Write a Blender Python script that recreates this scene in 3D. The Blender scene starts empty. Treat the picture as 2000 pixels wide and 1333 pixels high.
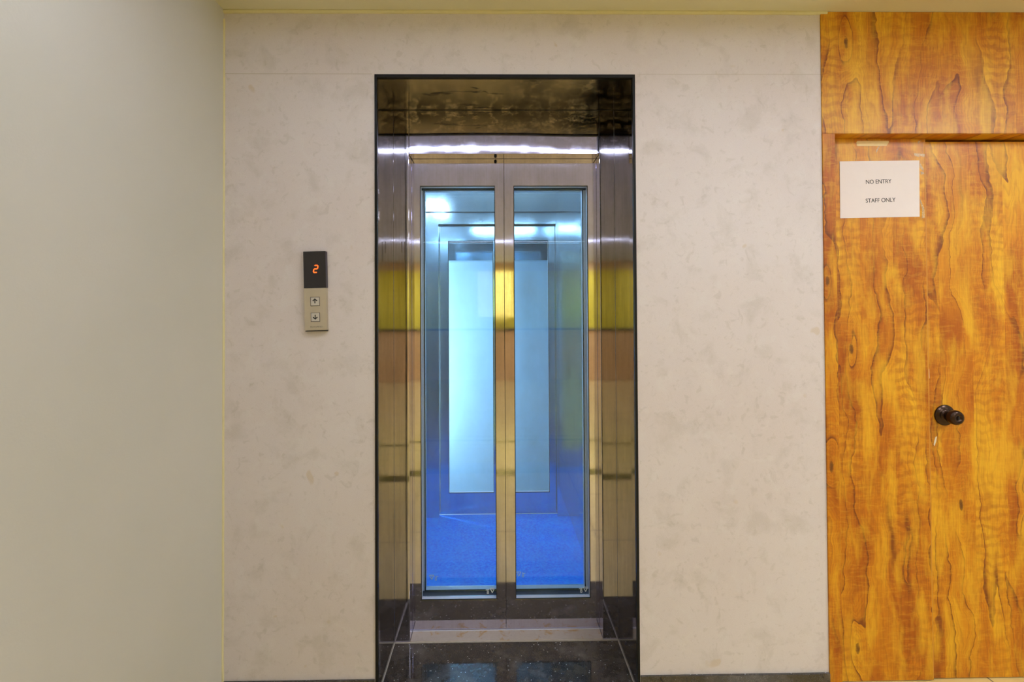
import bpy, bmesh, math, random
from mathutils import Vector, Matrix
random.seed(4)
S = bpy.context.scene
COL = S.collection

# ---------------------------------------------------------------- measures (metres)
D, H = 1.72761, 1.35128              # camera distance from the wall, eye height
XL = -0.962                          # left wall
ZC = 2.4328                          # ceiling
PX0, PX1, PZ = -0.4257, 0.4978, 2.1993   # portal opening
ZB = 0.0704                          # baseboard top
Y1 = 0.2854                          # jamb plane
IX0, IX1, TZ = -0.3593, 0.4328, 2.0130   # door opening
Y2 = 0.3510                          # landing door face
XM = 0.0357                          # meeting line of the doors
XW = 1.1745                          # wood starts

# ---------------------------------------------------------------- node helpers
def mat(name):
    m = bpy.data.materials.new(name); m.use_nodes = True
    nt = m.node_tree; nt.nodes.clear()
    out = nt.nodes.new('ShaderNodeOutputMaterial')
    return m, nt, out
def N(nt, typ, **kw):
    n = nt.nodes.new(typ)
    for k, v in kw.items():
        if k in n.inputs.keys() if isinstance(k, str) else False: n.inputs[k].default_value = v
        else: setattr(n, k, v)
    return n
def L(nt, a, b): nt.links.new(a, b)
def ramp(nt, fac, stops, interp='LINEAR'):
    r = nt.nodes.new('ShaderNodeValToRGB'); r.color_ramp.interpolation = interp
    e = r.color_ramp.elements
    while len(e) < len(stops): e.new(0.5)
    for i, (p, c) in enumerate(stops):
        e[i].position = p
        e[i].color = (c[0], c[1], c[2], 1) if not isinstance(c, (int, float)) else (c, c, c, 1)
    L(nt, fac, r.inputs[0]); return r.outputs[0]
def math_(nt, op, a, b=None, c=None):
    n = nt.nodes.new('ShaderNodeMath'); n.operation = op
    for i, v in enumerate((a, b, c)):
        if v is None: continue
        if isinstance(v, (int, float)): n.inputs[i].default_value = v
        else: L(nt, v, n.inputs[i])
    return n.outputs[0]
def mix(nt, fac, a, b, blend='MIX'):
    n = nt.nodes.new('ShaderNodeMix'); n.data_type = 'RGBA'; n.blend_type = blend
    for i, v in ((0, fac), (6, a), (7, b)):
        if isinstance(v, (int, float)): n.inputs[i].default_value = v
        elif isinstance(v, tuple): n.inputs[i].default_value = (v[0], v[1], v[2], 1)
        else: L(nt, v, n.inputs[i])
    return n.outputs[2]
def coords(nt, scale=(1, 1, 1), loc=(0, 0, 0)):
    g = nt.nodes.new('ShaderNodeNewGeometry')
    mp = nt.nodes.new('ShaderNodeMapping'); mp.inputs['Scale'].default_value = scale; mp.inputs['Location'].default_value = loc
    L(nt, g.outputs['Position'], mp.inputs[0]); return mp.outputs[0]
def noise(nt, vec, scale=5, detail=3, rough=.5, dist=0.0, dim='3D'):
    n = nt.nodes.new('ShaderNodeTexNoise'); n.noise_dimensions = dim
    n.inputs['Scale'].default_value = scale; n.inputs['Detail'].default_value = detail
    n.inputs['Roughness'].default_value = rough; n.inputs['Distortion'].default_value = dist
    if vec is not None: L(nt, vec, n.inputs['Vector'])
    return n.outputs['Fac']
def bsdf(nt, out, color=(.5, .5, .5), rough=.5, metal=0.0, spec=.5, normal=None):
    b = nt.nodes.new('ShaderNodeBsdfPrincipled')
    if isinstance(color, tuple): b.inputs['Base Color'].default_value = (*color, 1)
    else: L(nt, color, b.inputs['Base Color'])
    if isinstance(rough, (int, float)): b.inputs['Roughness'].default_value = rough
    else: L(nt, rough, b.inputs['Roughness'])
    b.inputs['Metallic'].default_value = metal
    b.inputs['Specular IOR Level'].default_value = spec
    if normal is not None: L(nt, normal, b.inputs['Normal'])
    L(nt, b.outputs[0], out.inputs[0]); return b
def bump(nt, h, dist=.001, strength=1.0, prev=None):
    n = nt.nodes.new('ShaderNodeBump'); n.inputs['Strength'].default_value = strength
    n.inputs['Distance'].default_value = dist; L(nt, h, n.inputs['Height'])
    if prev is not None: L(nt, prev, n.inputs['Normal'])
    return n.outputs[0]
def plain(name, color, rough=.5, metal=0.0, spec=.5, wear=.06):
    m, nt, out = mat(name)
    f = noise(nt, coords(nt), 40, 4)
    c = mix(nt, f, tuple(min(1, x*(1+wear)) for x in color), tuple(x*(1-wear) for x in color))
    bsdf(nt, out, c, rough, metal, spec); return m
def emit(name, color, strength):
    m, nt, out = mat(name)
    e = nt.nodes.new('ShaderNodeEmission'); e.inputs[0].default_value = (*color, 1); e.inputs[1].default_value = strength
    L(nt, e.outputs[0], out.inputs[0]); return m

# ---------------------------------------------------------------- materials
def m_backwall():
    m, nt, out = mat('marbled beige wall panel')
    v = coords(nt)
    base = mix(nt, ramp(nt, noise(nt, v, 1.6, 3), [(.35, 0), (.65, 1)]), (.655, .59, .57), (.69, .64, .63))
    # soft cloudy blotches and small leaf-like flecks
    bl = ramp(nt, noise(nt, v, 9, 7, .62, .4), [(.52, 0), (.66, 1)])
    base = mix(nt, math_(nt, 'MULTIPLY', bl, .32), base, (.47, .43, .38))
    sp = ramp(nt, noise(nt, coords(nt, loc=(3, 1, 7)), 26, 4, .55, .8), [(.60, 0), (.67, 1)])
    base = mix(nt, math_(nt, 'MULTIPLY', sp, .26), base, (.43, .395, .345))
    sp2 = ramp(nt, noise(nt, coords(nt, loc=(1, 6, 2)), 60, 5, .65, .5), [(.58, 0), (.66, 1)])
    base = mix(nt, math_(nt, 'MULTIPLY', sp2, .22), base, (.45, .42, .36))
    wh = ramp(nt, noise(nt, coords(nt, loc=(9, 4, 2)), 14, 6, .6, .5), [(.54, 0), (.66, 1)])
    base = mix(nt, math_(nt, 'MULTIPLY', wh, .35), base, (.71, .68, .66))
    # few ochre stains
    st = ramp(nt, noise(nt, coords(nt, loc=(5, 8, 3)), 11, 2, .5, .3), [(.715, 0), (.745, 1)])
    base = mix(nt, math_(nt, 'MULTIPLY', st, .4), base, (.55, .42, .24))
    gr = noise(nt, v, 400, 2)
    base = mix(nt, .10, base, ramp(nt, gr, [(.3, .25), (.7, .95)]), 'OVERLAY')
    bsdf(nt, out, base, .42, 0, .35, bump(nt, gr, .0003, .3)); return m
def m_paint(name, col, col2, rough=.6):
    m, nt, out = mat(name)
    v = coords(nt)
    c = mix(nt, ramp(nt, noise(nt, v, 1.3, 4), [(.35, 0), (.65, 1)]), col, col2)
    g = noise(nt, v, 160, 3)
    bsdf(nt, out, c, rough, 0, .3, bump(nt, g, .0006, .35)); return m
def m_steel(name, tint=(.66, .63, .60), rough=.13, metal=1.0, vertical=True, grime=.35, wave=.0007, smear=0.0, residue_and_refl=()):
    m, nt, out = mat(name)
    v = coords(nt)
    br = noise(nt, coords(nt, (500, 500, 4) if vertical else (4, 500, 500)), 1, 2)
    dirt = ramp(nt, noise(nt, coords(nt, (6, 6, 1.6)), 2.2, 6, .6), [(.42, 0), (.75, 1)])
    fine = ramp(nt, noise(nt, v, 70, 5, .7), [(.45, 0), (.8, 1)])
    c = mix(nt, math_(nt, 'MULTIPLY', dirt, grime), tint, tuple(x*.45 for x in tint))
    c = mix(nt, math_(nt, 'MULTIPLY', fine, .22), c, tuple(x*.6 for x in tint))
    c = mix(nt, .12, c, ramp(nt, br, [(.3, .3), (.7, 1)]), 'MULTIPLY')
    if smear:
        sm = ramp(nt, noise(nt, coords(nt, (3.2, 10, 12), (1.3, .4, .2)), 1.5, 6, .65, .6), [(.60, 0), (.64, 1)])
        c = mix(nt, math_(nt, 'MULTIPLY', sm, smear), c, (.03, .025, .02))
    if residue_and_refl:  # black adhesive residue, plus dark reflections painted into the steel colour
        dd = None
        for (cx_, cz_, kx_, kz_, am) in residue_and_refl:
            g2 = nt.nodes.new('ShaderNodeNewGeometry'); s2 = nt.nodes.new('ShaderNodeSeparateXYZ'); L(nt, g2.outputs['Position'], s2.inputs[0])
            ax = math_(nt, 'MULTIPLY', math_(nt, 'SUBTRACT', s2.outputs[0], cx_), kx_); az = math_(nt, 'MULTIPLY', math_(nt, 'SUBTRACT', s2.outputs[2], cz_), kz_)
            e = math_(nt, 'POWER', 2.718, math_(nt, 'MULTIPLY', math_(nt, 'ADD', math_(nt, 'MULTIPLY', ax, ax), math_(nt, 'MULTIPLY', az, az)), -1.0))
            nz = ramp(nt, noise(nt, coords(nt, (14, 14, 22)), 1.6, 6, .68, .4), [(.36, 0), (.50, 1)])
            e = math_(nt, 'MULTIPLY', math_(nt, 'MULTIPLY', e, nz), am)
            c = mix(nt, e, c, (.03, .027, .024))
    r = math_(nt, 'ADD', math_(nt, 'MULTIPLY', dirt, .05), rough)
    r = math_(nt, 'ADD', math_(nt, 'MULTIPLY', fine, .02), r)
    b1 = bump(nt, noise(nt, coords(nt, (1, 1, .6)), 2.6, 0), wave, 1)
    b2 = bump(nt, br, .00004, .6, b1)
    bsdf(nt, out, c, r, metal, .5, b2); return m
def m_wood(name, offs=(0, 0, 0), tone=1.0, knots=()):
    m, nt, out = mat(name)
    g = nt.nodes.new('ShaderNodeNewGeometry')
    sep = nt.nodes.new('ShaderNodeSeparateXYZ'); L(nt, g.outputs['Position'], sep.inputs[0])
    px, pz = sep.outputs[0], sep.outputs[2]
    # laminate print is made of upright veneer strips: cell number -> random shift and tone
    cell = math_(nt, 'FLOOR', math_(nt, 'MULTIPLY', math_(nt, 'ADD', px, offs[0]), 8.2))
    wn = nt.nodes.new('ShaderNodeTexWhiteNoise'); wn.noise_dimensions = '1D'; L(nt, cell, wn.inputs['W'])
    rv = wn.outputs['Value']
    w = noise(nt, coords(nt, (1.6, 1, 1.7), offs), 2.0, 4, .55)
    X = math_(nt, 'ADD', math_(nt, 'ADD', px, offs[0]), math_(nt, 'MULTIPLY', math_(nt, 'SUBTRACT', w, .5), .16))
    def vec(zs, yo, cellshift=0.0):
        c = nt.nodes.new('ShaderNodeCombineXYZ'); L(nt, X, c.inputs[0]); L(nt, math_(nt, 'MULTIPLY', pz, zs), c.inputs[2])
        L(nt, math_(nt, 'ADD', math_(nt, 'MULTIPLY', rv, cellshift), offs[1]+yo), c.inputs[1]); return c.outputs[0]
    # broad tone bands, a few with the hard straight joint between strips
    bands = noise(nt, vec(.22, 0, .10), 9.5, 3, .55)
    bands = math_(nt, 'ADD', bands, math_(nt, 'MULTIPLY', math_(nt, 'SUBTRACT', rv, .5), .10))
    base = ramp(nt, bands, [(.34, (.40*tone, .105*tone, .004)), (.44, (.55*tone, .185*tone, .006)), (.54, (.66*tone, .27*tone, .009)), (.64, (.76*tone, .39*tone, .016))])
    # growth rings: sawtooth of a stretched field -> abrupt dark edge, then fading
    f = noise(nt, vec(.095, 4.4), 5.6, 2.2, .5, .1)
    for kx, kz in knots:
        dx = math_(nt, 'MULTIPLY', math_(nt, 'SUBTRACT', px, kx), 30.0); dz = math_(nt, 'MULTIPLY', math_(nt, 'SUBTRACT', pz, kz), 9.0)
        d2 = math_(nt, 'ADD', math_(nt, 'MULTIPLY', dx, dx), math_(nt, 'MULTIPLY', dz, dz))
        f = math_(nt, 'ADD', f, math_(nt, 'MULTIPLY', math_(nt, 'POWER', 2.718, math_(nt, 'MULTIPLY', d2, -1.0)), .20))
    saw = math_(nt, 'FRACT', math_(nt, 'MULTIPLY', f, 7.5))
    gate = ramp(nt, noise(nt, coords(nt, (3.0, 1, 1.1), (offs[0]+2, 3, offs[2])), 2.4, 2), [(.38, .15), (.52, 1)])
    shade = ramp(nt, saw, [(0, .0), (.6, .25), (1, 1)])
    base = mix(nt, math_(nt, 'MULTIPLY', math_(nt, 'MULTIPLY', shade, gate), .50), base, (.36, .085, .006))
    rings = ramp(nt, saw, [(0, 0), (.86, .0), (.96, 1), (.99, 1), (1.0, 0)])
    base = mix(nt, math_(nt, 'MULTIPLY', math_(nt, 'MULTIPLY', rings, gate), .85), base, (.13, .032, .008))
    # fine ring echoes
    saw2 = math_(nt, 'FRACT', math_(nt, 'MULTIPLY', f, 60))
    base = mix(nt, math_(nt, 'MULTIPLY', ramp(nt, saw2, [(.4, 0), (.85, 1), (1, 0)]), .26), base, (.27, .07, .008))
    # curly cross figure inside some strips
    ripv = nt.nodes.new('ShaderNodeTexWave'); ripv.bands_direction = 'Z'; ripv.inputs['Scale'].default_value = 9
    ripv.inputs['Distortion'].default_value = 7; ripv.inputs['Detail'].default_value = 3; ripv.inputs['Detail Scale'].default_value = 1.2
    L(nt, coords(nt, (1.6, 1, 1), (offs[0], 0, offs[2])), ripv.inputs['Vector'])
    ripm = ramp(nt, math_(nt, 'FRACT', math_(nt, 'MULTIPLY', rv, 7.13)), [(.66, 0), (.72, 1)])
    rmod = ramp(nt, noise(nt, coords(nt, (2, 1, 1.2), (offs[0], 9, 1)), 2.5, 2), [(.35, .25), (.6, 1)])
    base = mix(nt, math_(nt, 'MULTIPLY', math_(nt, 'MULTIPLY', math_(nt, 'MULTIPLY', ramp(nt, ripv.outputs['Fac'], [(.35, 0), (.85, 1)]), ripm), rmod), .42), base, (.33, .085, .007))
    rip2 = ramp(nt, noise(nt, coords(nt, (12, 1, 55), (1, 2, 3)), 1.8, 4, .65, .6), [(.50, 0), (.66, 1)])
    base = mix(nt, math_(nt, 'MULTIPLY', rip2, .22), base, (.82, .44, .03))
    # golden clouds
    cl = ramp(nt, noise(nt, coords(nt, (7.5, 1, 2.0), (offs[0], 5, offs[2])), 2.2, 5, .6, .2), [(.48, 0), (.64, 1)])
    base = mix(nt, math_(nt, 'MULTIPLY', cl, .55), base, (.80, .45, .022))
    # pores
    fine = noise(nt, coords(nt, (260, 1, 9)), 1, 3, .6)
    base = mix(nt, .34, base, ramp(nt, fine, [(.3, .30), (.7, .78)]), 'OVERLAY')
    for kx, kz in knots:
        dx = math_(nt, 'MULTIPLY', math_(nt, 'SUBTRACT', px, kx), 120.0); dz = math_(nt, 'MULTIPLY', math_(nt, 'SUBTRACT', pz, kz), 45.0)
        d2 = math_(nt, 'ADD', math_(nt, 'MULTIPLY', dx, dx), math_(nt, 'MULTIPLY', dz, dz))
        d2 = math_(nt, 'ADD', d2, math_(nt, 'MULTIPLY', math_(nt, 'SUBTRACT', noise(nt, coords(nt), 90, 3), .5), 1.6))
        base = mix(nt, ramp(nt, d2, [(.0, .85), (.7, .5), (.95, 0)]), base, (.10, .035, .008))
    bsdf(nt, out, base, .36, 0, .35, bump(nt, fine, .0003, .25)); return m
def m_granite():
    m, nt, out = mat('black speckled granite')
    v = coords(nt)
    c = mix(nt, ramp(nt, noise(nt, v, 22, 6, .65), [(.35, 0), (.75, 1)]), (.014, .012, .012), (.075, .064, .055))
    vo = nt.nodes.new('ShaderNodeTexVoronoi'); vo.inputs['Scale'].default_value = 95; L(nt, v, vo.inputs['Vector'])
    sel = ramp(nt, vo.outputs['Color'], [(.70, 0), (.72, 1)])
    sz = ramp(nt, vo.outputs['Distance'], [(.10, 1), (.20, 0)])
    c = mix(nt, math_(nt, 'MULTIPLY', sel, sz), c, (.75, .78, .85))
    vo2 = nt.nodes.new('ShaderNodeTexVoronoi'); vo2.inputs['Scale'].default_value = 260; L(nt, v, vo2.inputs['Vector'])
    c = mix(nt, math_(nt, 'MULTIPLY', ramp(nt, vo2.outputs['Distance'], [(.12, 1), (.26, 0)]), .35), c, (.35, .34, .36))
    dust = ramp(nt, noise(nt, v, 7, 5, .6), [(.5, 0), (.75, 1)])
    c = mix(nt, math_(nt, 'MULTIPLY', dust, .22), c, (.40, .36, .33))
    bsdf(nt, out, c, math_(nt, 'ADD', math_(nt, 'MULTIPLY', dust, .1), .06), 0, .9); return m
def m_sill():
    m, nt, out = mat('pale worn sill with rust stains')
    v = coords(nt)
    c = mix(nt, noise(nt, v, 60, 5, .7), (.46, .38, .31), (.60, .53, .47))
    st = ramp(nt, noise(nt, coords(nt, loc=(2, 3, 1)), 19, 5, .65, .5), [(.55, 0), (.66, 1)])
    c = mix(nt, math_(nt, 'MULTIPLY', st, .75), c, (.45, .25, .06))
    st = ramp(nt, noise(nt, coords(nt, loc=(8, 3, 1)), 30, 3, .6, .5), [(.69, 0), (.73, 1)])
    c = mix(nt, math_(nt, 'MULTIPLY', st, .8), c, (.10, .06, .03))
    bsdf(nt, out, c, .5, .0, .5); return m
def m_bluefloor():
    m, nt, out = mat('blue sparkle floor covering')
    v = coords(nt)
    c = mix(nt, ramp(nt, noise(nt, v, 75, 5, .8), [(.40, 0), (.62, 1)]), (.006, .12, .85), (.03, .34, 1.0))
    c = mix(nt, math_(nt, 'MULTIPLY', ramp(nt, noise(nt, v, 9, 6, .7), [(.45, 0), (.7, 1)]), .45), c, (.03, .33, .90))
    bsdf(nt, out, c, .55, 0, .35); return m
def m_glass(name, tint=(.80, .93, .985), haze=.05):
    m, nt, out = mat(name)
    tr = nt.nodes.new('ShaderNodeBsdfTransparent'); tr.inputs[0].default_value = (*tint, 1)
    gl = nt.nodes.new('ShaderNodeBsdfGlossy'); gl.inputs['Roughness'].default_value = .01; gl.inputs[0].default_value = (.95, .98, 1, 1)
    fr = nt.nodes.new('ShaderNodeFresnel'); fr.inputs[0].default_value = 1.5
    mx = nt.nodes.new('ShaderNodeMixShader'); L(nt, math_(nt, 'MULTIPLY', fr.outputs[0], .62), mx.inputs[0]); L(nt, tr.outputs[0], mx.inputs[1]); L(nt, gl.outputs[0], mx.inputs[2])
    df = nt.nodes.new('ShaderNodeBsdfDiffuse'); df.inputs[0].default_value = (.75, .85, .9, 1)
    h = ramp(nt, noise(nt, coords(nt, (1, 1, .5)), 6, 6, .65), [(.40, 0), (.8, haze*3)])
    mx2 = nt.nodes.new('ShaderNodeMixShader'); L(nt, h, mx2.inputs[0]); L(nt, mx.outputs[0], mx2.inputs[1]); L(nt, df.outputs[0], mx2.inputs[2])
    L(nt, mx2.outputs[0], out.inputs[0]); return m
def m_floor():
    m, nt, out = mat('warm beige lobby floor tile')
    v = coords(nt)
    c = mix(nt, noise(nt, v, 3, 6, .6, .6), (.72, .53, .17), (.86, .68, .28))
    bk = nt.nodes.new('ShaderNodeTexBrick'); bk.offset = 0
    bk.inputs['Scale'].default_value = 1.0; bk.inputs['Mortar Size'].default_value = .003
    bk.inputs['Brick Width'].default_value = .6; bk.inputs['Row Height'].default_value = .6
    L(nt, v, bk.inputs['Vector']); L(nt, c, bk.inputs[1]); L(nt, c, bk.inputs[2]); bk.inputs[3].default_value = (.25, .2, .12, 1)
    bsdf(nt, out, bk.outputs[0], .2, 0, .5); return m

M = dict(
    backwall=m_backwall(),
    leftwall=m_paint('pale grey-cream wall paint', (.61, .60, .525), (.65, .635, .57)),
    ceil=m_paint('cream ceiling paint', (.74, .69, .47), (.76, .72, .52), .8),
    caulk=plain('yellowed cream caulk', (.70, .64, .36), .7),
    whitecaulk=plain('dirty white caulk', (.50, .45, .40), .7, wear=.3),
    steel=m_steel('brushed stainless steel', (.70, .69, .86), .035, residue_and_refl=[(.04, 2.21, .8, 9, .55), (.46, 2.13, 11, 12, 1.0), (-.40, 2.17, 16, 12, .6)]),  # broad first patch continues the painted soffit reflection onto the jambs
    steelh=m_steel('stainless steel transom', (.64, .64, .84), rough=.03, wave=.009, residue_and_refl=[(.04, 2.215, .8, 9, .8), (.40, 2.15, 9, 26, .95), (-.33, 2.175, 12, 30, .6)]),  # broad first patch: dark reflection of the soffit put into the colour
    steels=m_steel('tarnished stainless steel soffit', tint=(.34, .29, .21), rough=.12, smear=.97, grime=.5, residue_and_refl=[(.40, 2.2, 9, 1, 1.0), (.15, 2.2, 12, 1, .6)]),
    steelr=m_steel('polished stainless reveal', tint=(.29, .27, .27), rough=.03, grime=.6, residue_and_refl=[(-.42, 2.13, 20, 9, .85), (.50, 2.13, 20, 9, .85)]),  # upper corners painted dark in place of the dark surroundings they mirror
    carsteel=m_steel('lift car stainless steel', tint=(.64, .72, .79), rough=.08, metal=.87, grime=.25),
    ledge=plain('bright aluminium glazing ledge', (.74, .75, .86), .35, .15),
    bead=plain('aluminium bead in reflected lavender', (.90, .84, .95), .4),  # mauve imitates the lavender that the metal reflects
    black=plain('black edge strip', (.008, .008, .008), .4, 0, .2),
    gasket=plain('black rubber gasket', (.012, .012, .014), .5),
    wood=m_wood('orange laminate wood door', (0, 0, 0), 1, [(1.304, 1.213), (1.311, .122)]),
    wood2=m_wood('orange laminate wood leaf', (.31, 2.7, .4), 1, [(1.709, .635)]),
    wood3=m_wood('orange laminate wood panel', (.07, 5.2, 1.1), .94, [(1.265, 2.32)]),
    wood4=m_wood('orange laminate wood jamb', (1.3, 8.1, 2.3), 1, [(1.185, 1.46), (1.19, .8)]),
    granite=m_granite(), sill=m_sill(), blue=m_bluefloor(),
    glass=m_glass('blue tinted door glass', (.88, .96, .99), .015), glass2=m_glass('car door glass', (.86, .945, .995), .015),
    paper=plain('white paper', (.80, .73, .70), .7, wear=.02),
    ink=plain('black ink', (.02, .02, .022), .6),
    tape=plain('cream masking tape', (.80, .62, .30), .6),
    knob=plain('dark bronze metal', (.045, .024, .015), .22, .75),
    plate=plain('champagne anodised plate', (.50, .44, .33), .45, .25),
    display=plain('smoked black display', (.018, .016, .018), .25),
    button=plain('satin metal push button', (.58, .55, .50), .4, .3),
    side=plain('dark violet plastic side', (.035, .028, .05), .4),
    led=emit('orange red display segment', (1.0, .13, .02), 1.7),
    mark=plain('white etched mark', (.80, .86, .88), .6),
    white=plain('white shaft plaster', (.74, .84, .93), .8),
    gold=m_paint('golden yellow lobby wall paint', (.92, .74, .05), (.94, .78, .08)),
    brown=m_paint('tan counter laminate', (.70, .44, .17), (.80, .54, .24), .4),
    floor=m_floor(),
    lampw=emit('cool white lamp', (.82, .86, 1.0), 58),
    fillp=emit('neutral white fill panel', (.93, .95, 1.0), 14),
    carlamp=emit('cool car lamp', (.78, .90, 1.0), 130),
    housing=plain('white lamp housing', (.75, .75, .72), .5),
)

# ---------------------------------------------------------------- mesh helpers
def new_obj(name, me, m, parent=None):
    o = bpy.data.objects.new(name, me); COL.objects.link(o)
    if m is not None: me.materials.append(m)
    if parent is not None:
        o.parent = parent; o.matrix_parent_inverse = Matrix.Translation(-parent.location) if parent.location.length else Matrix()
    return o
def bm_box(bm, x0, x1, y0, y1, z0, z1):
    c = Vector(((x0+x1)/2, (y0+y1)/2, (z0+z1)/2))
    mt = Matrix.Translation(c) @ Matrix.Diagonal((abs(x1-x0), abs(y1-y0), abs(z1-z0), 1))
    return bmesh.ops.create_cube(bm, size=1, matrix=mt)
def finish(name, bm, m, parent=None, bevel=0.0, smooth=False, kind=None):
    bmesh.ops.recalc_face_normals(bm, faces=bm.faces)
    me = bpy.data.meshes.new(name); bm.to_mesh(me); bm.free()
    if smooth:
        for p in me.polygons: p.use_smooth = True
    o = new_obj(name, me, m, parent)
    if bevel:
        b = o.modifiers.new('bevel', 'BEVEL'); b.width = bevel; b.segments = 2; b.limit_method = 'ANGLE'
    if kind: o['kind'] = kind
    return o
def box(name, x0, x1, y0, y1, z0, z1, m, parent=None, bevel=0.0, kind=None):
    bm = bmesh.new(); bm_box(bm, x0, x1, y0, y1, z0, z1)
    return finish(name, bm, m, parent, bevel, kind=kind)
def boxes(name, lst, m, parent=None, bevel=0.0, kind=None):
    bm = bmesh.new()
    for b in lst: bm_box(bm, *b)
    return finish(name, bm, m, parent, bevel, kind=kind)
def ring_xz(name, ox0, ox1, oz0, oz1, ix0, ix1, iz0, iz1, y0, y1, m, parent=None, bevel=0.0, kind=None):
    """rectangular slab in the XZ plane with one rectangular hole, one clean mesh"""
    bm = bmesh.new()
    def q(x0, x1, z0, z1, y): return [bm.verts.new((x, y, z)) for x, z in ((x0, z0), (x1, z0), (x1, z1), (x0, z1))]
    fo, fi, bo, bi = q(ox0, ox1, oz0, oz1, y0), q(ix0, ix1, iz0, iz1, y0), q(ox0, ox1, oz0, oz1, y1), q(ix0, ix1, iz0, iz1, y1)
    for i in range(4):
        j = (i+1) % 4
        bm.faces.new((fo[i], fo[j], fi[j], fi[i])); bm.faces.new((bo[j], bo[i], bi[i], bi[j]))
        bm.faces.new((fo[j], fo[i], bo[i], bo[j])); bm.faces.new((fi[i], fi[j], bi[j], bi[i]))
    return finish(name, bm, m, parent, bevel, kind=kind)
def poly_xz(name, pts, y0, y1, m, parent=None, bevel=0.0, kind=None):
    bm = bmesh.new()
    a = [bm.verts.new((x, y0, z)) for x, z in pts]; b = [bm.verts.new((x, y1, z)) for x, z in pts]
    bm.faces.new(a); bm.faces.new(list(reversed(b)))
    n = len(pts)
    for i in range(n): bm.faces.new((a[i], b[i], b[(i+1) % n], a[(i+1) % n]))
    return finish(name, bm, m, parent, bevel, kind=kind)
def lathe_y(name, prof, cx, cz, m, parent=None, seg=40):
    """profile of (radius, y) turned about an axis along Y"""
    bm = bmesh.new(); rows = []
    for r, y in prof:
        rows.append([bm.verts.new((cx+r*math.cos(a), y, cz+r*math.sin(a))) for a in [2*math.pi*k/seg for k in range(seg)]])
    for a, b in zip(rows, rows[1:]):
        for k in range(seg): bm.faces.new((a[k], a[(k+1) % seg], b[(k+1) % seg], b[k]))
    bm.faces.new(rows[0]); bm.faces.new(rows[-1])
    return finish(name, bm, m, parent, smooth=True)
def empty(name, loc, label=None, cat=None, group=None):
    o = bpy.data.objects.new(name, None); COL.objects.link(o); o.location = loc; o.empty_display_size = .05
    bpy.context.view_layer.update()
    if label: o['label'] = label
    if cat: o['category'] = cat
    if group: o['group'] = group
    return o
def tag(o, label, cat, group=None):
    o['label'] = label; o['category'] = cat
    if group: o['group'] = group
    return o
def text_obj(name, body, size, x, y, z, m, parent, rot=0.0, sx=1.0, bold=0.0, align='CENTER'):
    cu = bpy.data.curves.new(name, 'FONT'); cu.body = body; cu.size = size; cu.align_x = align; cu.align_y = 'CENTER'
    cu.extrude = .0002; cu.offset = bold
    t = bpy.data.objects.new(name, cu); COL.objects.link(t)
    bpy.context.view_layer.update()
    me = bpy.data.meshes.new_from_object(t.evaluated_get(bpy.context.evaluated_depsgraph_get()))
    bpy.data.objects.remove(t); bpy.data.curves.remove(cu)
    mt = Matrix.Translation((x, y, z)) @ Matrix.Rotation(-rot, 4, 'Y') @ Matrix.Rotation(math.pi/2, 4, 'X') @ Matrix.Diagonal((sx, 1, 1, 1))
    me.transform(mt); me.name = name
    me.materials.clear()
    return new_obj(name, me, m, parent)

# ================================================================ THE ROOM
XR, YF, XFL, YLW = 3.2, -7.9, -3.4, -2.3
wb = boxes('wall_back', [(XL-.25, PX0, 0, .16, 0, ZC+.1), (PX1, XW, 0, .16, 0, ZC+.1), (PX0, PX1, 0, .16, PZ, ZC+.1)], M['backwall'], kind='structure')
# dissolve to one clean face set: joined boxes meet at flush seams
box('wall_left', XL-.25, XL, YLW, -.0005, 0, ZC+.1, M['leftwall'], kind='structure')
# floor with a notch for the granite slab
boxes('floor', [(XFL-.2, XR+.2, YF-.2, .0, -.12, .0), (XW, XR, .0, .12, -.12, .0)], M['floor'], kind='structure')
# ceiling with a slot line for the linear lamp left as surface mounted trim
box('ceiling', XFL-.2, XR+.2, YF-.2, .2, ZC, ZC+.15, M['ceil'], kind='structure')
box('wall_front', XFL-.2, XR+.2, YF-.2, YF, 0, 2.25, M['gold'], kind='structure')
box('trim_1', XFL-.2, XR+.2, YF-.2, YF+.01, 2.25, ZC, M['brown'], kind='structure')
box('wall_right', XR, XR+.2, YF, .2, 0, ZC, M['leftwall'], kind='structure')
boxes('wall_lobby', [(XFL-.2, XFL, YF, YLW, 0, ZC), (XFL-.2, XL-.25, YLW, YLW+.15, 0, ZC)], M['leftwall'], kind='structure')
# caulk beads in the corner and under the ceiling
def bead(name, pts, r, m, kind='structure'):
    cu = bpy.data.curves.new(name, 'CURVE'); cu.dimensions = '3D'; cu.bevel_depth = r; cu.bevel_resolution = 2
    sp = cu.splines.new('POLY'); sp.points.add(len(pts)-1)
    for i, p in enumerate(pts): sp.points[i].co = (*p, 1)
    o = bpy.data.objects.new(name, cu); COL.objects.link(o)
    me = bpy.data.meshes.new_from_object(o.evaluated_get(bpy.context.evaluated_depsgraph_get())) if False else None
    cu.materials.append(m); o['kind'] = kind
    return o
rnd = random.Random(2)
bead('trim_2', [(XL+.001+rnd.uniform(-.0008, .0008), -.001, z*.08) for z in range(0, 31)], .0045, M['caulk'])
bead('trim_3', [(XL+x*.09, -.001, ZC-.004+rnd.uniform(-.001, .001)) for x in range(0, 25)], .0075, M['caulk'])
# thin panel joint beside the portal head
boxes('trim_4', [(XL+.004, PX0-.012, -.0006, .0, PZ+.006, PZ+.0075), (PX1+.012, XW, -.0006, .0, PZ+.006, PZ+.007)], plain('panel joint', (.50, .44, .36), .7), kind='structure')
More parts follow.
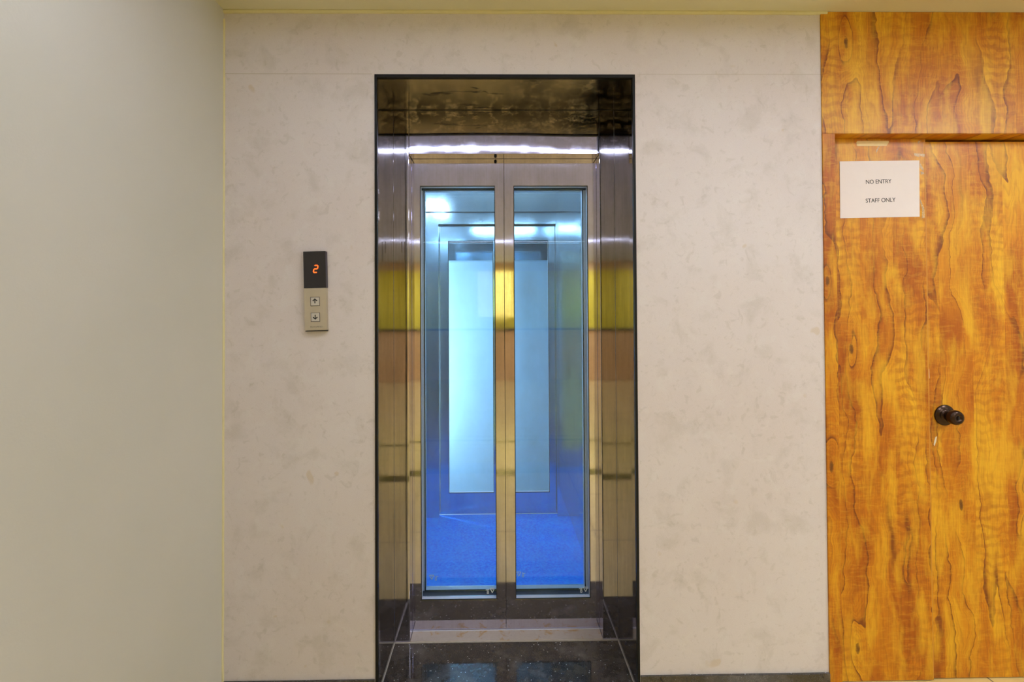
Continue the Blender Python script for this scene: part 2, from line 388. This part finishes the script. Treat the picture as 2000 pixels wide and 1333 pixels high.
# black granite skirting
boxes('baseboard_left', [(XL+.001, PX0-.006, -.009, -.0002, 0, ZB)], M['granite'], bevel=.001, kind='structure')
boxes('baseboard_right', [(PX1+.006, XW-.001, -.009, -.0002, 0, ZB)], M['granite'], bevel=.001, kind='structure')

# ================================================================ LIFT SURROUND
sur = empty('lift_surround', (XM, 0, 0), 'stainless steel lift surround with deep mirror reveals and thin black outer edge', 'lift surround')
T = .010
# black edge strip, U shaped
poly_xz('edge_strip', [(PX0-T*.3, 0), (PX0-T*.3, PZ+T*.4), (PX1+T*.3, PZ+T*.4), (PX1+T*.3, 0), (PX1-T*.55, 0), (PX1-T*.55, PZ-T*.7), (PX0+T*.55, PZ-T*.7), (PX0+T*.55, 0)], -.004, .012, M['black'], sur)
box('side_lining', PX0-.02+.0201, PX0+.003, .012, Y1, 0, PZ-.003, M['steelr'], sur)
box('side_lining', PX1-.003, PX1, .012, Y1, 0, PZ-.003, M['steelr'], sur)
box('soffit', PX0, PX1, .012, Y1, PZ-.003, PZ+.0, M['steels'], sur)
# weld seams where the lining meets the soffit
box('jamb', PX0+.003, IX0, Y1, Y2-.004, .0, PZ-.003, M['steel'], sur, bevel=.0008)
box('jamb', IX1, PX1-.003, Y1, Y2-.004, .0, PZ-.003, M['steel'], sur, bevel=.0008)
boxes('seam', [(IX0-.002, IX0+.002, Y1+.002, Y1+.004, TZ, PZ-.003), (IX1-.002, IX1+.002, Y1+.002, Y1+.004, TZ, PZ-.003), (PX0, PX1, Y1-.001, Y1+.001, PZ-.0045, PZ-.003)], M['gasket'], sur)
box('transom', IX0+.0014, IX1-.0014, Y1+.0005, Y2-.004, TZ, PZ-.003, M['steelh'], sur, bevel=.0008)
lathe_y('sensor', [(.0005, Y1+.02), (.006, Y1+.02), (.006, Y1+.035), (.0005, Y1+.035)], -.0, TZ-.001, M['gasket'], sur, 16)
for dx, z0, z1 in ((-.377, 1.565, 1.648), (-.389, 1.60, 1.649)):
    poly_xz('drip_stain', [(dx-.0008, z1), (dx+.0012, z1), (dx+.0016, (z0+z1)/2), (dx+.0008, z0), (dx-.0006, z0+.004)], Y1-.0006, Y1-.0001, plain('brown drip', (.05, .03, .015), .6), sur)
# granite slab on the recess floor with its bead of caulk
sl = box('threshold_slab', PX0+.0035, PX1-.0035, -.02, Y1-.0005, .0002, .004, M['granite'])
tag(sl, 'black speckled granite slab on the floor in front of the lift sill', 'threshold')
boxes('sealant_bead', [(PX0+.0035, PX0+.0063, .0, Y1-.001, .0042, .008), (PX1-.0063, PX1-.0035, .0, Y1-.001, .0042, .008),
      (PX0+.0075, PX1-.0075, Y1-.006, Y1-.001, .0042, .007)], M['whitecaulk'], sl)
si = empty('lift_sill', (XM, Y1, 0), 'pale rust-stained sill strip under the glazed lift doors', 'sill')
box('sill_plate', IX0+.001, IX1-.001, Y1-.001, Y2+.012, .0, .0095, M['sill'], si, bevel=.001)
box('track', IX0+.001, IX1-.001, Y2-.006, Y2-.001, .0096, .0115, M['ledge'], si)

# ================================================================ GLAZED DOORS
GZ0, GZ1 = .136, 1.897
def mark_mesh(name, x, y, z, s, m, parent, mirror=1):
    """inverted warning triangle with a small figure 8 and a dash beside it"""
    bm = bmesh.new()
    def prism(pts):
        a = [bm.verts.new((x+mirror*px*s, y, z+pz*s)) for px, pz in pts]
        b = [bm.verts.new((x+mirror*px*s, y+.0003, z+pz*s)) for px, pz in pts]
        bm.faces.new(a); bm.faces.new(list(reversed(b)))
        for i in range(len(pts)): j = (i+1) % len(pts); bm.faces.new((a[i], b[i], b[j], a[j]))
    def bar(p, q, w):
        d = (Vector(q)-Vector(p)).normalized(); n = Vector((-d.y, d.x))*w/2
        p, q = Vector(p), Vector(q); prism([tuple(p+n), tuple(q+n), tuple(q-n), tuple(p-n)])
    tri = [(0, 1), (1.5, 1), (.75, -.55)]
    for i in range(3): bar(tri[i], tri[(i+1) % 3], .24)
    for cz, r in ((.12, .27), (-.42, .30)):
        pts = [(-.75+r*math.cos(k*math.pi/5), cz-.15+r*math.sin(k*math.pi/5)) for k in range(10)]
        for i in range(10): bar(pts[i], pts[(i+1) % 10], .17)
    bar((-1.5, .42), (-.3, .62), .2)
    bar((.62, .6), (.88, .6), .22)
    return finish(name, bm, m, parent)
def door_leaf(name, x0, x1, gx0, gx1, y, th, label, m, gm, group=None, mark=None, z0=.012, z1=2.02, cat='lift door', gz0=GZ0, gz1=GZ1, parent=None):
    if parent is None:
        d = empty(name, ((x0+x1)/2, y+th/2, z0), label, cat, group)
        ring_xz('door_frame', x0, x1, z0, z1, gx0, gx1, gz0, gz1, y, y+th, m, d, bevel=.0008)
    else:
        d = ring_xz(name, x0, x1, z0, z1, gx0, gx1, gz0, gz1, y, y+th, m, parent, bevel=.0008); d['label'] = label
    e = .0028
    ring_xz('gasket', gx0-.0002, gx1+.0002, gz0-.0002, gz1+.0002, gx0+e, gx1-e, gz0+e, gz1-e, y-.0008, y+.004, M['gasket'], d)
    # bright ledge lining the cut-out
    ring_xz('glazing_ledge', gx0+.0002, gx1-.0002, gz0+.0002, gz1-.0002, gx0+.002, gx1-.002, gz0+.002, gz1-.002, y+.004, y+th-.001, M['ledge'], d)
    box('glass_pane', gx0+.002, gx1-.002, y+th-.006, y+th-.002, gz0+.002, gz1-.002, gm, d)
    if mark:
        for (mx, mz, mi) in mark: mark_mesh('etched_mark', mx, y+th-.0066, mz, .0125, M['mark'], d, mi)
    return d
TH = .030; YC = Y2+.069
ld1 = door_leaf('lift_door', IX0-.02, XM-.0008, -.3235, -.003, Y2, TH, 'left landing lift door, steel frame round a tall glass pane', M['steel'], M['glass'], mark=[(-.032, GZ0+.022, 1)])
door_leaf('lift_door', XM+.0008, IX1+.02, .0765, .395, Y2, TH, 'right landing lift door, steel frame round a tall glass pane', M['steel'], M['glass'], mark=[(.369, GZ0+.022, 1)])

box('meeting_seal', XM-.006, XM+.0055, Y2+TH+.0005, Y2+TH+.004, .014, 2.02, M['gasket'], ld1)
# ================================================================ LIFT CAR
CX0, CX1, CY0, CY1, CZ = -.60, .478, YC+.06, 1.50, 2.26
car = empty('lift_car', (XM, (CY0+CY1)/2, 0), 'lift car with steel walls and bright blue floor behind the glazed doors', 'lift car')
cd1 = door_leaf('car_door', IX0-.02, XM-.0008, -.3165, -.003, YC, .037, 'left inner car door seen through the left landing door glass', M['carsteel'], M['glass2'], mark=[(-.283, GZ0+.04, -1)], parent=car)
cd2 = door_leaf('car_door', XM+.0008, IX1+.02, .0765, .386, YC, .037, 'right inner car door seen through the right landing door glass', M['carsteel'], M['glass2'], mark=[(.104, GZ0+.05, -1)], parent=car)
box('glazing_bead', -.332, -.3195, YC-.003, YC-.001, GZ0+.003, GZ1-.003, M['bead'], cd1)
bd = box('glazing_bead', .3885, .404, YC-.003, YC-.001, GZ0+.003, GZ1-.003, M['bead'], cd2)
box('car_floor', CX0, CX1, CY0-.01, CY1+.045, -.04, .004, M['blue'], car)
box('side_wall', CX0-.02, CX0, CY0, CY1, .0, CZ, M['carsteel'], car)
box('side_wall', CX1, CX1+.02, CY0, CY1, .0, CZ, M['carsteel'], car)
RX0, RX1, RZ = -.382, .400, 1.945
boxes('rear_wall', [(CX0, RX0, CY1, CY1+.03, .0, CZ), (RX1, CX1, CY1, CY1+.03, .0, CZ), (RX0, RX1, CY1, CY1+.03, RZ, CZ)], M['carsteel'], car)
boxes('front_wall', [(CX0, IX0-.03, CY0-.012, CY0, .0, CZ), (IX1+.03, CX1, CY0-.012, CY0, .0, CZ), (IX0-.03, IX1+.03, CY0-.012, CY0, 2.03, CZ)], M['carsteel'], car)
boxes('car_ceiling', [(CX0, CX1, CY0-.012, CY1+.03, CZ, CZ+.02)], M['carsteel'], car)
boxes('wall_rib', [(CX0+.001, CX1-.001, CY1-.004, CY1-.0005, 2.02, 2.026)], M['gasket'], car)
boxes('wall_rib', [(CX1-.004, CX1-.0005, CY0+.45, CY0+.454, .0, CZ)], M['gasket'], car)
box('car_lamp', -.55, -.45, .52, .74, CZ-.012, CZ-.001, M['carlamp'], car)
box('car_lamp', -.25, .42, 1.36, 1.42, CZ-.012, CZ-.001, emit('dim added car fill', (.80, .92, 1.0), 26), car)  # added strip, hidden from view, brightens the car floor
YR = CY1+.052
door_leaf('rear_car_door', RX0-.02, .018, -.323, -.02, YR, .03, 'left rear door with pale glass at the back of the lift', M['carsteel'], M['glass2'], parent=car, z0=.006, gz0=.145, gz1=1.84)
door_leaf('rear_car_door', .0195, RX1+.02, .06, .354, YR, .03, 'right rear door with pale glass at the back of the lift', M['carsteel'], M['glass2'], parent=car, z0=.006, gz0=.145, gz1=1.84)
# shaft behind and around the car
box('wall_shaft', -.95, 1.1, 1.95, 2.05, -.3, 2.7, M['white'], kind='structure')
boxes('wall_shaft_side', [(-.95, -.85, .17, 1.95, -.3, 2.7), (1.0, 1.1, .17, 1.95, -.3, 2.7), (-.85, 1.0, .17, 1.95, 2.6, 2.7), (-.85, 1.0, .17, 1.95, -.3, -.2)], plain('grey shaft wall', (.35, .38, .40), .9), kind='structure')
bm_ = box('shaft_beam', -.85, 1.0, 1.86, 1.949, 1.74, 1.98, M['carsteel']); tag(bm_, 'grey steel beam above the pale wall behind the far lift doors', 'beam')
lp = empty('shaft_fill', (-.80, 1.76, .3), 'added unseen strip lamp brightening the shaft behind the lift car', 'lamp')  # added out of view to brighten the pale wall behind the rear glass
box('fill_tube', -.80, -.77, 1.74, 1.78, .30, 1.70, emit('shaft fill tube', (.86, .95, 1), 75), lp)
box('fill_body', -.849, -.801, 1.73, 1.79, .28, 1.72, M['housing'], lp)

# ================================================================ CALL PANEL
cp = empty('lift_call_panel', (-.634, 0, 1.432), 'slim lift call panel with red floor digit on beige wall', 'call panel')
X0, X1 = -.6725, -.5955; DY = -.018
box('display_panel', X0, X1, DY, .0, 1.4425, 1.571, M['display'], cp, bevel=.0008)
box('button_plate', X0, X1, DY, .0, 1.294, 1.442, M['plate'], cp, bevel=.0008)
box('end_cap', X0+.002, X1-.001, DY+.001, -.0005, 1.2905, 1.2935, M['gasket'], cp)
def seg_digit(cx, cz, w, h, y):
    bm = bmesh.new(); t = .0042; sh = .16
    def sgm(pts):
        pts = [(cx+px+pz*sh, cz+pz) for px, pz in pts]
        a = [bm.verts.new((px, y, pz)) for px, pz in pts]; b = [bm.verts.new((px, y+.0006, pz)) for px, pz in pts]
        bm.faces.new(a); bm.faces.new(list(reversed(b)))
        for i in range(len(pts)): j = (i+1) % len(pts); bm.faces.new((a[i], b[i], b[j], a[j]))
    for z in (h/2, 0, -h/2):
        sgm([(-w/2, z), (-w/2+t/2, z+t/2), (w/2-t/2, z+t/2), (w/2, z), (w/2-t/2, z-t/2), (-w/2+t/2, z-t/2)])
    for x, z0, z1 in ((w/2, 0, h/2), (-w/2, -h/2, 0)):
        sgm([(x, z0), (x+t/2, z0+t/2), (x+t/2, z1-t/2), (x, z1), (x-t/2, z1-t/2), (x-t/2, z0+t/2)])
    return finish('floor_digit', bm, M['led'], cp)
seg_digit(-.6295, 1.509, .013, .0245, DY-.0008)
def arrow(cx, cz, up, parent):
    s = 1 if up else -1; bm = bmesh.new(); y = DY-.0026
    def pr(pts):
        a = [bm.verts.new((cx+px, y, cz+s*pz)) for px, pz in pts]; b = [bm.verts.new((cx+px, y+.0005, cz+s*pz)) for px, pz in pts]
        bm.faces.new(a); bm.faces.new(list(reversed(b)))
        for i in range(len(pts)): j = (i+1) % len(pts); bm.faces.new((a[i], b[i], b[j], a[j]))
    pr([(-.0017, -.0075), (.0017, -.0075), (.0017, .007), (-.0017, .007)])
    pr([(0, .0100), (-.0088, .0018), (-.0064, -.0006), (0, .0052), (.0064, -.0006), (.0088, .0018)])
    return finish('arrow', bm, M['ink'], parent)
for zc, up in ((1.395, True), (1.340, False)):
    b = box('button', -.634-.0145, -.634+.0145, DY-.0022, DY+.002, zc-.0145, zc+.0145, M['button'], cp, bevel=.001)
    ring_xz('button_rim', -.634-.0158, -.634+.0158, zc-.0158, zc+.0158, -.634-.0145, -.634+.0145, zc-.0145, zc+.0145, DY-.0008, DY+.001, M['side'], b)
    arrow(-.634, zc+.001, up, b)
text_obj('maker_name', 'TECH LIMITED', .0068, -.632, DY-.0005, 1.306, plain('grey print', (.22, .2, .17), .6), cp)
boxes('side_strip', [(X1, X1+.0012, DY+.001, -.0002, 1.4425, 1.5705)], M['side'], cp)
cp.rotation_euler = (0, -math.radians(1.2), 0)

# ================================================================ WOOD WALL, DOORS
ZH = 1.990; JX = 1.2195; DXR = 2.36
sd = empty('door_surround', (XW, 0, 0), 'orange wood-grain surround and tall over-panel round the service doors', 'door surround')
box('over_panel', XW, 2.6, -.004, .05, ZH+.0006, ZC-.001, M['wood3'], sd, bevel=.0006)
box('frame_jamb', XW, JX, -.005, .10, .0, ZH, M['wood4'], sd, bevel=.0008)
box('frame_jamb', DXR, 2.6, -.005, .10, .0, ZH, M['wood4'], sd, bevel=.0008)
box('frame_header', JX, DXR, .0, .10, ZH-.0005, ZH+.0005, M['wood4'], sd)
M1X = 1.5905
d1 = box('door_1', JX+.001, M1X, .044, .082, .004, ZH-.001, M['wood'], kind='structure', bevel=.0008)
d2 = box('door_2', M1X+.0008, DXR-.002, .052, .088, .004, ZH-.010, M['wood2'], kind='structure', bevel=.0008)
box('edge_lipping', M1X-.0035, M1X-.0002, .0436, .0442, .01, ZH-.002, plain('pale lipping', (.60, .27, .03), .5), d1)
box('wall_back_right', 2.6, XR, .0, .16, 0, ZC, M['backwall'], kind='structure')
box('wall_closet', 1.0, 2.7, .13, .18, 0, ZC, M['gasket'], kind='structure')
KX, KZ = 1.652, .966
kn = lathe_y('door_knob', [(.001, .052), (.0375, .052), (.0385, .049), (.036, .0455), (.022, .043), (.016, .040), (.0155, .034), (.0175, .030), (.0235, .024), (.0262, .014), (.0262, .004), (.0235, -.002), (.017, -.005), (.0105, -.0055), (.010, -.0045), (.001, -.0045)], KX, KZ, M['knob'], d2, 48)
box('keyhole', KX-.0015, KX+.0015, -.0060, -.0040, KZ-.006, KZ+.006, M['ink'], kn)
def sliver(name, pts, m, parent, y=.0512):
    return poly_xz(name, pts, y, y+.0006, m, parent)
chip = plain('pale chipped patch', (.75, .66, .48), .6)
sliver('chip', [(1.617, .885), (1.623, .888), (1.620, .870), (1.613, .852), (1.6105, .858), (1.613, .872)], chip, d2)
sliver('chip', [(1.595, 1.135), (1.598, 1.137), (1.5985, 1.105), (1.5955, 1.092), (1.5942, 1.11)], chip, d2)
# notice
ps = empty('paper_notice', (1.417, .0435, 1.80), 'white paper notice NO ENTRY STAFF ONLY stuck on wooden door', 'notice')
poly_xz('sheet', [(1.268, 1.694), (1.564, 1.699), (1.566, 1.908), (1.269, 1.904)], .0424, .0430, M['paper'], ps)
text_obj('lettering', 'NO ENTRY', .0215, 1.4125, .0422, 1.8285, M['ink'], ps, rot=math.radians(2.0), sx=.90, bold=.00005)
text_obj('lettering', 'STAFF ONLY', .0215, 1.4190, .0422, 1.7595, M['ink'], ps, rot=math.radians(2.0), sx=.92, bold=.00005)
tp = poly_xz('masking_tape', [(1.336, 1.9805), (1.333, 1.975), (1.334, 1.964), (1.337, 1.961), (1.446, 1.962), (1.455, 1.977), (1.453, 1.9805)], .0432, .0437, M['tape'])
tag(tp, 'short strip of cream masking tape above the paper notice', 'tape')
# scraps of old clear tape
m_, nt_, out_ = mat('old clear tape')
tr_ = nt_.nodes.new('ShaderNodeBsdfTransparent'); b_ = nt_.nodes.new('ShaderNodeBsdfPrincipled')
b_.inputs['Base Color'].default_value = (.85, .66, .36, 1); b_.inputs['Roughness'].default_value = .25
mx_ = nt_.nodes.new('ShaderNodeMixShader'); L(nt_, ramp(nt_, noise(nt_, coords(nt_), 160, 3), [(.35, .12), (.65, .65)]), mx_.inputs[0])
L(nt_, tr_.outputs[0], mx_.inputs[1]); L(nt_, b_.outputs[0], mx_.inputs[2]); L(nt_, mx_.outputs[0], out_.inputs[0])
def scrap(pts, label):
    return tag(poly_xz('tape_scrap', pts, .0431, .0437, m_), label, 'tape')
scrap([(1.546, 1.935), (1.598-.010, 1.931), (1.588, 1.920), (1.571, 1.924), (1.567, 1.930), (1.5685, 1.900), (1.583, 1.876), (1.581, 1.868), (1.5685, 1.88), (1.5675, 1.921), (1.549, 1.925)], 'torn clear tape scrap at the upper right corner of the notice')
scrap([(1.571, 1.868), (1.583, 1.864), (1.584, 1.857), (1.571, 1.855)], 'small square scrap of clear tape beside the upper right of notice')
scrap([(1.568, 1.765), (1.583, 1.730), (1.584, 1.695), (1.573, 1.693), (1.575, 1.727), (1.567, 1.752)], 'curled clear tape scrap at the lower right corner of the notice')
scrap([(1.414, 1.960), (1.420, 1.961), (1.412, 1.945), (1.4075, 1.936), (1.4065, 1.944)], 'tiny clear tape shred just under the masking tape')
scrap([(1.562, 1.979), (1.572, 1.983), (1.577, 1.981), (1.570, 1.976), (1.564, 1.969)], 'curled clear tape shred by the top edge of the left door leaf')

# ================================================================ LOBBY BEHIND (seen in the steel), with added fill lights
rc = empty('reception_counter', (.3, -7.4, 0), 'long wood reception counter against the golden lobby wall', 'counter')
box('counter_front', -2.0, 2.6, -7.8, -7.3, 0, 1.0, M['brown'], rc, bevel=.004)
box('counter_top', -2.05, 2.65, -7.85, -7.25, 1.001, 1.04, M['granite'], rc, bevel=.004)
lb = box('glow_panel', -.39, .36, YF+.001, YF+.03, 1.27, 2.24, emit('glowing yellow stand-in', (1.0, .80, .16), 1.7))  # added emitter, stands in for a brightly lit part of the wall
tag(lb, 'added glowing panel in place of a bright patch of the golden lobby wall', 'added glow panel')
boxes('floor_border', [(XFL, XR, -1.77, -1.63, .0002, .0025)], M['granite'], kind='structure').name = 'trim_5'
boxes('floor_border', [(XFL, XR, -2.73, -2.67, .0002, .0025)], M['granite'], kind='structure').name = 'trim_6'
def strip(x0, x1, y, w, m, label):
    s = empty('linear_ceiling_light', ((x0+x1)/2, y, ZC), label, 'ceiling light')
    ring = bmesh.new()
    e = .030
    for b in ((x0-e, x1+e, y-w/2-e, y-w/2-e+.003, ZC-.004, ZC-.0007), (x0-e, x1+e, y+w/2+e-.003, y+w/2+e, ZC-.004, ZC-.0007),
              (x0-e, x0-e+.003, y-w/2-e, y+w/2+e, ZC-.004, ZC-.0007), (x1+e-.003, x1+e, y-w/2-e, y+w/2+e, ZC-.004, ZC-.0007)): bm_box(ring, *b)
    finish('lamp_rim', ring, M['housing'], s)
    box('diffuser', x0, x1, y-w/2, y+w/2, ZC-.002, ZC-.0008, m, s)
box('ceiling_lobby', XFL, XR, YF, -.15, ZC-.0005, ZC+.001, m_paint('lobby ceiling tinted for cool light', (.64, .68, .98), (.67, .71, .98), .7), kind='structure')  # bluish colour stands in for cool light falling on the ceiling
strip(-.85, 2.6, -.93, .022, M['lampw'], 'long linear ceiling light in front of the lift')
strip(-2.6, 2.6, -4.89, .05, emit('dim white lamp', (.85, .9, 1), 9), 'long linear ceiling light near the golden lobby wall')
def panel(x, y, m, label, w=.6):  # added fill emitters for broad even light, set outside the steel's reflections
    s = empty('added_fill_panel', (x, y, ZC), label, 'ceiling light', 'added square fill lights')
    ring = bmesh.new(); a, b = w/2+.02, w/2
    for q in ((x-a, x+a, y-a, y-b, ZC-.008, ZC-.0007), (x-a, x+a, y+b, y+a, ZC-.008, ZC-.0007), (x-a, x-b, y-b, y+b, ZC-.008, ZC-.0007), (x+b, x+a, y-b, y+b, ZC-.008, ZC-.0007)): bm_box(ring, *q)
    finish('lamp_rim', ring, M['housing'], s)
    box('diffuser', x-b, x+b, y-b, y+b, ZC-.005, ZC-.0008, m, s)
for x, y in ((1.75, -2.3), (2.6, -3.4), (-2.6, -3.4), (2.6, -5.9), (-2.6, -5.9), (2.7, -1.3), (2.5, -7.2), (-2.5, -7.2)):
    panel(x, y, M['fillp'], 'added square fill panel in the lobby ceiling')

# ================================================================ CAMERA
cam = bpy.data.cameras.new('camera'); co = bpy.data.objects.new('camera', cam); COL.objects.link(co)
f = Vector((0.01305, 0.99983, 0.01311)).normalized(); r = Vector((0.9999025, -0.0129887, -0.0051234)); r = (r - f*r.dot(f)).normalized(); u = r.cross(f)
co.matrix_world = Matrix(((r.x, u.x, -f.x, 0), (r.y, u.y, -f.y, -D), (r.z, u.z, -f.z, H), (0, 0, 0, 1)))
cam.sensor_width = 36; cam.lens = 950/2000*36
cam.shift_x = (1000-981.503)/2000; cam.shift_y = -(666.5-599.329)/2000
cam.clip_start = .02
S.camera = co
w = bpy.data.worlds.new('world'); S.world = w; w.use_nodes = True
w.node_tree.nodes['Background'].inputs[0].default_value = (.5, .6, .8, 1); w.node_tree.nodes['Background'].inputs[1].default_value = .3
S.view_settings.view_transform = 'Standard'; S.view_settings.look = 'None'; S.view_settings.gamma = 1
S.view_settings.use_curve_mapping = False; S.view_settings.exposure = 0.30
